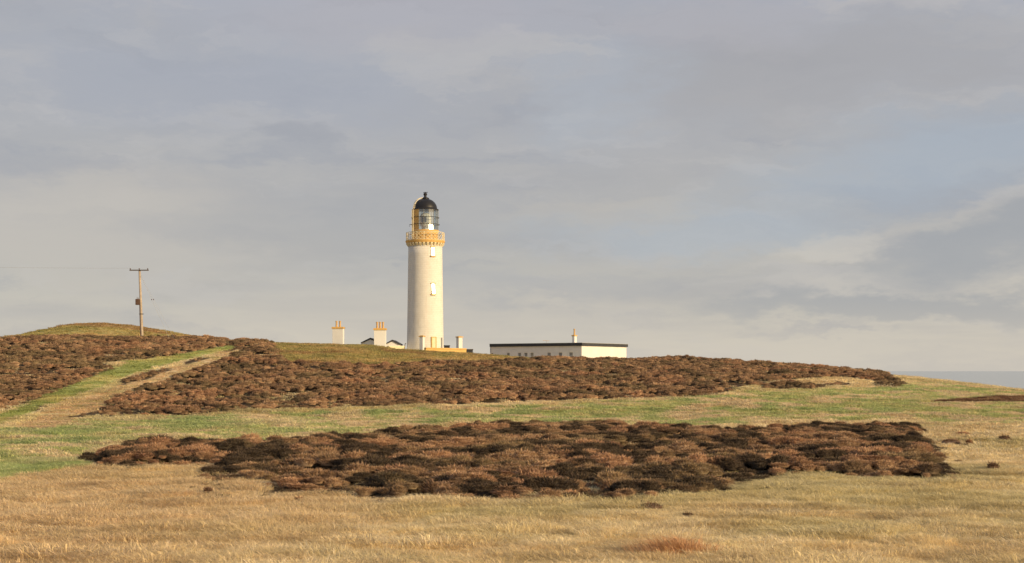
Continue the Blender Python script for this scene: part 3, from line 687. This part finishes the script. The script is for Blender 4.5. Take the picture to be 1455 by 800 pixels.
# far pole that carries the line on, just outside the frame
D5 = DP-6; g5 = float(height(-111, D5))
u5 = empty('utility_pole', (-110.9, D5, g5), 0, 'plain wooden utility pole outside the left edge carrying the wires on', 'utility pole')
h5 = gp+za+.9-g5-.2
MB().tube([(0,0,-.6), (0,0,h5)], [.2,.15], 12).build('pole', TIMBER, u5, smooth=True)
MB().box(-1.3, 1.3, -.2, -.1, h5-.1, h5+.04).build('crossarm', TIMBERD, u5)

# ------------------------------------------------------------------ vegetation prototypes (instanced for the uncountable cover)
def veg_mat(name, instanced, col=(.3,.2,.1), translucent=0.0, rough=.9):
    m = bpy.data.materials.new(name); m.use_nodes = True; t = m.node_tree; b = t.nodes['Principled BSDF']
    b.inputs['Roughness'].default_value = rough; b.inputs['Specular IOR Level'].default_value = .12
    v = N(t, 'ShaderNodeAttribute'); v.attribute_name = 'tint'
    if instanced:
        a = N(t, 'ShaderNodeAttribute'); a.attribute_type = 'INSTANCER'; a.attribute_name = 'cover'; src = a.outputs['Color']
    else:
        r_ = N(t, 'ShaderNodeRGB'); r_.outputs[0].default_value = (*col, 1); src = r_.outputs[0]
    cc = MIX(t, 1.0, src, v.outputs['Color'], 'MULTIPLY'); link(t, cc, b.inputs['Base Color'])
    if translucent:
        tl = N(t, 'ShaderNodeBsdfTranslucent'); link(t, cc, tl.inputs[0]); mx = N(t, 'ShaderNodeMixShader'); mx.inputs[0].default_value = translucent
        link(t, b.outputs[0], mx.inputs[1]); link(t, tl.outputs[0], mx.inputs[2]); link(t, mx.outputs[0], t.nodes['Material Output'].inputs[0])
    return m
GRASSM = veg_mat('grass_blades', True, translucent=.38); HEATHM = veg_mat('heather_sprigs', True, translucent=.1)
def blades(nb, rad, hmin, hmax, wid, lean, seed, droop=.6, soft=False, lodge=1.1):
    rng = np.random.default_rng(seed); V = []; Fc = []; C = []
    for i in range(nb):
        a_ = rng.random()*2*math.pi; r_ = rad*(math.sqrt(rng.random()) if not soft else abs(rng.normal(0,.45))); bx, by = r_*math.cos(a_), r_*math.sin(a_)*.9
        h = (hmin+(hmax-hmin)*rng.random())*(1 if not soft else max(.3, 1-.45*r_/rad)); out = np.array((math.cos(a_)*.5, math.sin(a_)*.5)) + rng.normal(0, .55, 2) + np.array(lean)
        yaw = rng.random()*math.pi; w = wid*(.6+.8*rng.random()); wx, wy = w*math.cos(yaw)/2, w*math.sin(yaw)/2
        o = len(V); mx_, my_ = bx+out[0]*h*.36*lodge, by+out[1]*h*.36*lodge; ex, ey = bx+out[0]*h*lodge, by+out[1]*h*lodge
        V += [(bx-wx,by-wy,-.05),(bx+wx,by+wy,-.05),(mx_-wx*.8,my_-wy*.8,h*.68),(mx_+wx*.8,my_+wy*.8,h*.68),(ex,ey,h*(1-droop*rng.random()*.6))]
        Fc += [(o,o+1,o+3),(o,o+3,o+2),(o+2,o+3,o+4)]
        s_ = .80+.40*rng.random(); C += [(s_*1.02, s_, s_*(.88+.24*rng.random()))]*5
    return np.array(V), np.array(Fc), np.array(C)
def cushion(rad, hgt, ns, seed, core=.74, ring=7, seg=18, fat=1.0, spr=1.0):
    """low heather cushion: a lumpy core set all over with short sprigs"""
    rng = np.random.default_rng(seed); V = []; Fc = []; C = []
    lob = [(rng.normal(0, .34), rng.normal(0, .34), .35+.35*rng.random(), .5+.5*rng.random()) for _ in range(6)]
    def surf(u, v):                   # u,v in unit disc
        z = math.sqrt(max(0, 1-u*u-v*v))**.7*.8
        for (lx, ly, lr, lh) in lob:
            d2 = ((u-lx)**2+(v-ly)**2)/lr**2
            if d2 < 1: z = max(z, (.35+.65*lh)*(1-d2)**.6*math.sqrt(max(0,1-(u*u+v*v)))**.4)
        return z
    nr, na = ring, seg; o = 0
    V.append((0, 0, surf(0,0)*hgt*core)); C.append((.85,.85,.85))
    for i in range(1, nr+1):
        for j in range(na):
            q = i/nr; a_ = 2*math.pi*j/na; k = min(.995, math.sin(q*math.pi/2)*(.95+.1*rng.random())); u, v = k*math.cos(a_), k*math.sin(a_)
            tap = 1.0 if i < nr else .8
            V.append((u*rad*core*1.05*tap, v*rad*core*1.05*tap, ((surf(u,v)*core+.05*rng.normal())*hgt if i < nr else -.22)))
            s_ = .6+.6*rng.random(); C.append((s_, s_, s_))
    for j in range(na): Fc.append((0, 1+j, 1+(j+1) % na))
    for i in range(nr-1):
        for j in range(na):
            a0 = 1+i*na+j; a1 = 1+i*na+(j+1) % na; Fc += [(a0, a0+na, a1+na), (a0, a1+na, a1)]
    for i in range(ns):
        a_ = rng.random()*2*math.pi; k = rng.random()**.45; u, v = k*math.cos(a_)*.985, k*math.sin(a_)*.985
        z = surf(u, v)*hgt*core; nrm = np.array((u*.9+rng.normal(0,.35)-.12, v*.9+rng.normal(0,.35), .8+.3*rng.random())); nrm /= np.linalg.norm(nrm)
        l = (.08+.12*rng.random())*spr*(1.9 if rng.random() < .14 else 1); yaw = math.atan2(u, -v)+rng.normal(0,.6); w = (.010+.012*rng.random())*fat; wx, wy = w*math.cos(yaw), w*math.sin(yaw)
        if k > .74: z -= rng.random()*(.10+z*.7)
        p = np.array((u*rad*core*1.05, v*rad*core*1.05, z-.02)); o = len(V); m_ = p+nrm*l*.6; e = p+nrm*l
        V += [tuple(p), (m_[0]-wx, m_[1]-wy, m_[2]), (m_[0]+wx, m_[1]+wy, m_[2]), tuple(e)]
        Fc += [(o,o+2,o+1),(o+1,o+2,o+3)]
        s_ = .65+.75*rng.random(); C += [(s_*(1+.12*rng.random()), s_, s_*(.85+.25*rng.random()))]*4
    return np.array(V), np.array(Fc), np.array(C)
def proto(name, data, m):
    me = mesh_np(name, *data[:2], cols=data[2], smooth=False); me.materials.append(m); return bpy.data.objects.new(name, me)
def coll(name, objs):
    c_ = bpy.data.collections.new(name)
    for o in objs: c_.objects.link(o)
    return c_
C_GRASS = coll('grass_kinds', [proto('grass_tuft_%s' % k, blades(96, .30, .04, .16, .009, (l, 0.05), 100+i, 1.2, lodge=2.0), GRASSM) for i, (k, l) in enumerate((('a', -.9), ('b', -.6), ('c', -1.1), ('d', -.2), ('e', .1)))])
C_GRASSF = coll('far_grass_kinds', [proto('far_grass_tuft_%s' % k, blades(60, .42, .08, .22, .026, (l, 0.0), 200+i, 1.1, lodge=1.6), GRASSM) for i, (k, l) in enumerate((('a', -.6), ('b', -.3), ('c', .2)))])
C_HEATH = coll('heather_kinds', [proto('heather_cushion_%s' % k, cushion(.62, h, 1500, 300+i, spr=1.0), HEATHM) for i, (k, h) in enumerate((('a', .44), ('b', .52), ('c', .38), ('d', .58), ('e', .47)))])
C_HEATHF = coll('far_heather_kinds', [proto('far_heather_cushion_%s' % k, cushion(.62, h, 620, 400+i, ring=5, seg=14, fat=1.9, spr=1.1), HEATHM) for i, (k, h) in enumerate((('a', .38), ('b', .46), ('c', .34), ('d', .5)))])

def scatter(name, X, Y, Z_, scl, rotz, idx, cols, collection, label, cat, tilt=None):
    n = len(X); me = bpy.data.meshes.new(name); me.vertices.add(n)
    me.vertices.foreach_set('co', np.stack([X, Y, Z_], 1).astype(np.float32).ravel())
    def att(nm, ty, arr, key): a_ = me.attributes.new(nm, ty, 'POINT'); a_.data.foreach_set(key, arr.ravel())
    att('scl', 'FLOAT_VECTOR', scl.astype(np.float32), 'vector')
    rot = np.zeros((n,3), np.float32); rot[:,2] = rotz
    if tilt is not None: rot[:,:2] = tilt
    att('rot', 'FLOAT_VECTOR', rot, 'vector'); att('kind_index', 'INT', idx.astype(np.int32), 'value')
    att('cover', 'FLOAT_COLOR', np.concatenate([cols, np.ones((n,1))], 1).astype(np.float32), 'color')
    o = bpy.data.objects.new(name, me); COL.objects.link(o); tag(o, label, cat, kind='stuff')
    ng = bpy.data.node_groups.new(name, 'GeometryNodeTree')
    ng.interface.new_socket('Geometry', in_out='INPUT', socket_type='NodeSocketGeometry'); ng.interface.new_socket('Geometry', in_out='OUTPUT', socket_type='NodeSocketGeometry')
    gi = ng.nodes.new('NodeGroupInput'); go = ng.nodes.new('NodeGroupOutput'); ip = ng.nodes.new('GeometryNodeInstanceOnPoints'); ci = ng.nodes.new('GeometryNodeCollectionInfo')
    ci.inputs['Collection'].default_value = collection; ci.inputs['Separate Children'].default_value = True; ci.inputs['Reset Children'].default_value = True
    def na(nm, ty):
        a_ = ng.nodes.new('GeometryNodeInputNamedAttribute'); a_.data_type = ty; a_.inputs[0].default_value = nm; return a_.outputs['Attribute']
    ng.links.new(gi.outputs[0], ip.inputs['Points']); ng.links.new(ci.outputs[0], ip.inputs['Instance']); ip.inputs['Pick Instance'].default_value = True
    ng.links.new(na('kind_index', 'INT'), ip.inputs['Instance Index']); ng.links.new(na('scl', 'FLOAT_VECTOR'), ip.inputs['Scale'])
    e2r = ng.nodes.new('FunctionNodeEulerToRotation'); ng.links.new(na('rot', 'FLOAT_VECTOR'), e2r.inputs[0]); ng.links.new(e2r.outputs[0], ip.inputs['Rotation'])
    ng.links.new(ip.outputs[0], go.inputs[0])
    md = o.modifiers.new('scatter', 'NODES'); md.node_group = ng
    return o
def jgrid(x0, x1, y0, y1, sp, spread=None):
    """jittered grid; with spread only the wedge the photograph sees (plus a margin) is kept"""
    gx, gy = np.meshgrid(np.arange(x0, x1, sp), np.arange(y0, y1, sp)); gx = gx.ravel(); gy = gy.ravel()
    gx = gx + RNG.uniform(-.5, .5, gx.shape)*sp; gy = gy + RNG.uniform(-.5, .5, gy.shape)*sp
    if spread is not None:
        k = np.abs(gx) < gy*.36*1.0 + spread; gx = gx[k]; gy = gy[k]
    return gx, gy
# --- heather: cushions
def heather(name, mask_fn, pts, collection, nk, label, smin, smax, relief, rs, dark, lift=1.0):
    X, Y = pts; Z_ = height(X, Y); r = regions(X, Y, Z_); k = mask_fn(r)
    gap = fbm(X/2.6+2, Y/2.6, 91, 3); k &= (RNG.random(len(X)) > .75*sstep((gap-.60)/.07))
    X, Y, Z_ = X[k], Y[k], Z_[k]; n = len(X); s = smin+(smax-smin)*RNG.random(n)**1.3
    fade = np.zeros(n)
    for rad_ in (.8, 1.6):
        for q in range(6):
            xx = X+rad_*math.cos(q*1.047+rad_); yy = Y+rad_*1.3*math.sin(q*1.047+rad_); fade += mask_fn(regions(xx, yy, height(xx, yy)))/12.0
    fade = np.clip((fade-.35)/.6, 0, 1)
    lump = fbm(X/rs, Y/(rs*.8), 95, 2); up_ = relief*sstep((lump-.30)/.42)*fade; s = s*(.6+.4*fade)
    kk = RNG.random(n) < .25+.75*np.clip(fade*1.6, 0, 1)*np.clip(.55+lump, 0, 1)
    X, Y, Z_, up_, s = X[kk], Y[kk], Z_[kk], up_[kk], s[kk]; n = len(X)
    scl = np.stack([s*RNG.uniform(1.1,1.8,n), s*RNG.uniform(.8,1.15,n), s*RNG.uniform(.5,1.1,n)], 1)
    # seedlings that thin out into the grass round the patch
    ax, ay = pts; sel = RNG.random(len(ax)) < .22; ax, ay = ax[sel], ay[sel]
    inside = mask_fn(regions(ax+RNG.normal(0,1.0,len(ax)), ay+RNG.normal(0,1.6,len(ax)), height(ax, ay))) & ~mask_fn(regions(ax, ay, height(ax, ay)))
    rr2 = regions(ax, ay, height(ax, ay)); inside &= ~(rr2['track'] | rr2['pale']); ax, ay = ax[inside], ay[inside]; m2 = len(ax); s2 = RNG.uniform(.14,.42,m2)
    X = np.concatenate([X, ax]); Y = np.concatenate([Y, ay]); Z_ = np.concatenate([Z_, height(ax, ay)]); up_ = np.concatenate([up_, np.zeros(m2)])
    scl = np.concatenate([scl, np.stack([s2*1.3, s2, s2*.9], 1)]); n = len(X)
    return scatter(name, X, Y, Z_-.04+up_, scl, RNG.uniform(-.5,.5,n)+math.pi*RNG.integers(0,2,n), RNG.integers(0,nk,n), np.clip(heather_colour(X, Y, RNG, dark)*lift, 0, .8), collection, label, 'heather')
NOTR = lambda r: ~((r['track'] | r['pale']) & ~r['stray'])
heather('heather', lambda r: r['front'], jgrid(-40, 50, 40, 125, .44), C_HEATH, 5, 'large dark brown heather patch in the foreground grass', .30, .74, .40, 1.35, .95, .98)
heather('heather', lambda r: (r['hill'] | r['stray']) & NOTR(r), jgrid(-60, 75, 100, 204, .54), C_HEATHF, 4, 'brown heather covering the hill below the lighthouse', .30, .72, .42, 1.5, .45, 1.12)
heather('heather', lambda r: r['left'] & NOTR(r) & ~r['hill'], jgrid(-130, -20, 100, 204, .54), C_HEATHF, 4, 'brown heather slope left of the green track below the pole', .30, .70, .36, 1.5, .4, 1.12)
# --- grass
def grass(name, pts, collection, nk, label, smin, smax, cond):
    X, Y = pts; Z_ = height(X, Y); r = regions(X, Y, Z_); k = cond(r, X, Y); X, Y, Z_ = X[k], Y[k], Z_[k]; r = {q: v[k] for q, v in r.items()}
    cols = ground_colour(X, Y, Z_, r); n = len(X); cols = cols*RNG.uniform(.8, 1.25, (n,1))
    s = (smin+(smax-smin)*RNG.random(n))*(.35+1.3*fbm(X/1.5, Y/1.2, 97, 2)); short = np.where(r['track'] | r['pale'], .5, np.where(r['green'], .95, np.where(r['rust'], 1.7, 1.0)))
    scl = np.stack([s*1.15, s, s*short*RNG.uniform(.7,1.2,n)], 1)
    return scatter(name, X, Y, Z_, scl, RNG.normal(0,.45,n)+3.2*(fbm(X/3.5, Y/3.5, 99, 2)-.5), RNG.integers(0,nk,n), cols, collection, label, 'grass')
grass('grass', jgrid(-36, 36, 20, 64, .25, 9), C_GRASS, 5, 'matted straw-coloured grass across the foreground', .75, 1.35, lambda r, X, Y: ~r['heather'] | (RNG.random(len(X)) < .1))
grass('grass', jgrid(-66, 66, 64, 132, .42, 10), C_GRASSF, 3, 'rough green and straw grass band beyond the foreground heather', .75, 1.3, lambda r, X, Y: ~r['heather'] | (RNG.random(len(X)) < .08))
grass('grass', jgrid(-100, 100, 132, 200, .6, 14), C_GRASSF, 3, 'short olive grass on the hilltop and along the green track', .8, 1.3, lambda r, X, Y: ~r['heather'] | (RNG.random(len(X)) < .10))
grass('grass', jgrid(-100, -30, 200, 242, .7), C_GRASSF, 3, 'olive turf covering the round mound behind the pole', .7, 1.2, lambda r, X, Y: np.ones(len(X), bool))

# ------------------------------------------------------------------ stray heather bushes, each a thing of its own
def ray_ground(px, py):
    for d in np.arange(22, 205, .25):
        x = (px-CX)/F*d; z = (HY-py)/F*d
        if float(height(x, d)) >= z: return x, d
    return (px-CX)/F*DC, DC
HM1 = veg_mat('brown_heather', False, (.32, .19, .115), .1); HM2 = veg_mat('dark_heather', False, (.17, .11, .075), .1)
def bush(px, py, wpx, hpx, m, label, seed, cat='heather bush', name='heather_bush'):
    x, d = ray_ground(px, py); w = wpx/F*d/2; h = hpx/F*d
    V, Fc, C = cushion(w/.97, h/1.05, 520, 900+seed, spr=min(.8, h/.45), fat=.8); V[:,1] *= min(1.0, .55/w) if w > .55 else 1.0
    me = mesh_np(name, V, Fc, cols=C, smooth=False); me.materials.append(m); o = bpy.data.objects.new(name, me); COL.objects.link(o)
    o.location = (x, d, float(height(x, d))-.02); tag(o, label, cat, 'stray heather bushes'); return o
bush(1427, 627, 24, 10, HM2, 'dark heather bush alone in straw grass, highest one near the right edge', 1)
bush(1411, 668, 20, 13, HM2, 'small upright dark heather bush in straw below the lone right-hand one', 2)
bush(1432, 693, 15, 6, HM2, 'tiny flat heather bush lowest near the right edge', 3)
bush(1350, 633, 40, 14, HM2, 'wide dark heather bush just off the right end of the foreground patch', 4)
bush(1377, 634, 13, 12, HM1, 'narrow brown heather bush right beside the wide dark one', 5)
bush(1368, 619, 30, 7, HM1, 'thin pale brown heather bush above the wide dark one', 6)
bush(1283, 693, 18, 6, HM1, 'low brown heather bush in straw under the right part of the patch', 7)
bush(425, 714, 18, 9, HM1, 'small round brown heather bush under the dark left lobe of the patch', 8)
bush(296, 702, 17, 11, HM2, 'small dark heather bush in straw at the far left lobe', 9)
bush(542, 715, 22, 8, HM2, 'small dark heather bush at the lower edge, left of middle', 10)
bush(925, 721, 42, 9, HM2, 'long low dark heather bush below the middle of the patch', 11)
bush(978, 733, 22, 7, HM2, 'dark heather bush lowest below the middle of the patch', 12)
bush(850, 722, 26, 8, HM2, 'dark heather bush left of the long low one', 13)
bush(290, 482, 22, 8, HM2, 'dark bush on the skyline between mound and lighthouse', 14)
# rust-coloured rushes at the bottom of the picture
x, d = ray_ground(966, 792)
V, Fc, C = blades(1900, 1.0, .15, .6, .009, (-.5, 0), 77, .7, True); V[:,0] *= 1.25; V[:,1] *= .8
me = mesh_np('rush_clump', V, Fc, cols=C, smooth=False); me.materials.append(veg_mat('rust_rushes', False, (.64, .40, .22), .25)); o = bpy.data.objects.new('rush_clump', me); COL.objects.link(o)
o.location = (x, d, float(height(x, d))); tag(o, 'rust-orange clump of dead rushes in the straw grass, bottom of picture', 'rush clump')
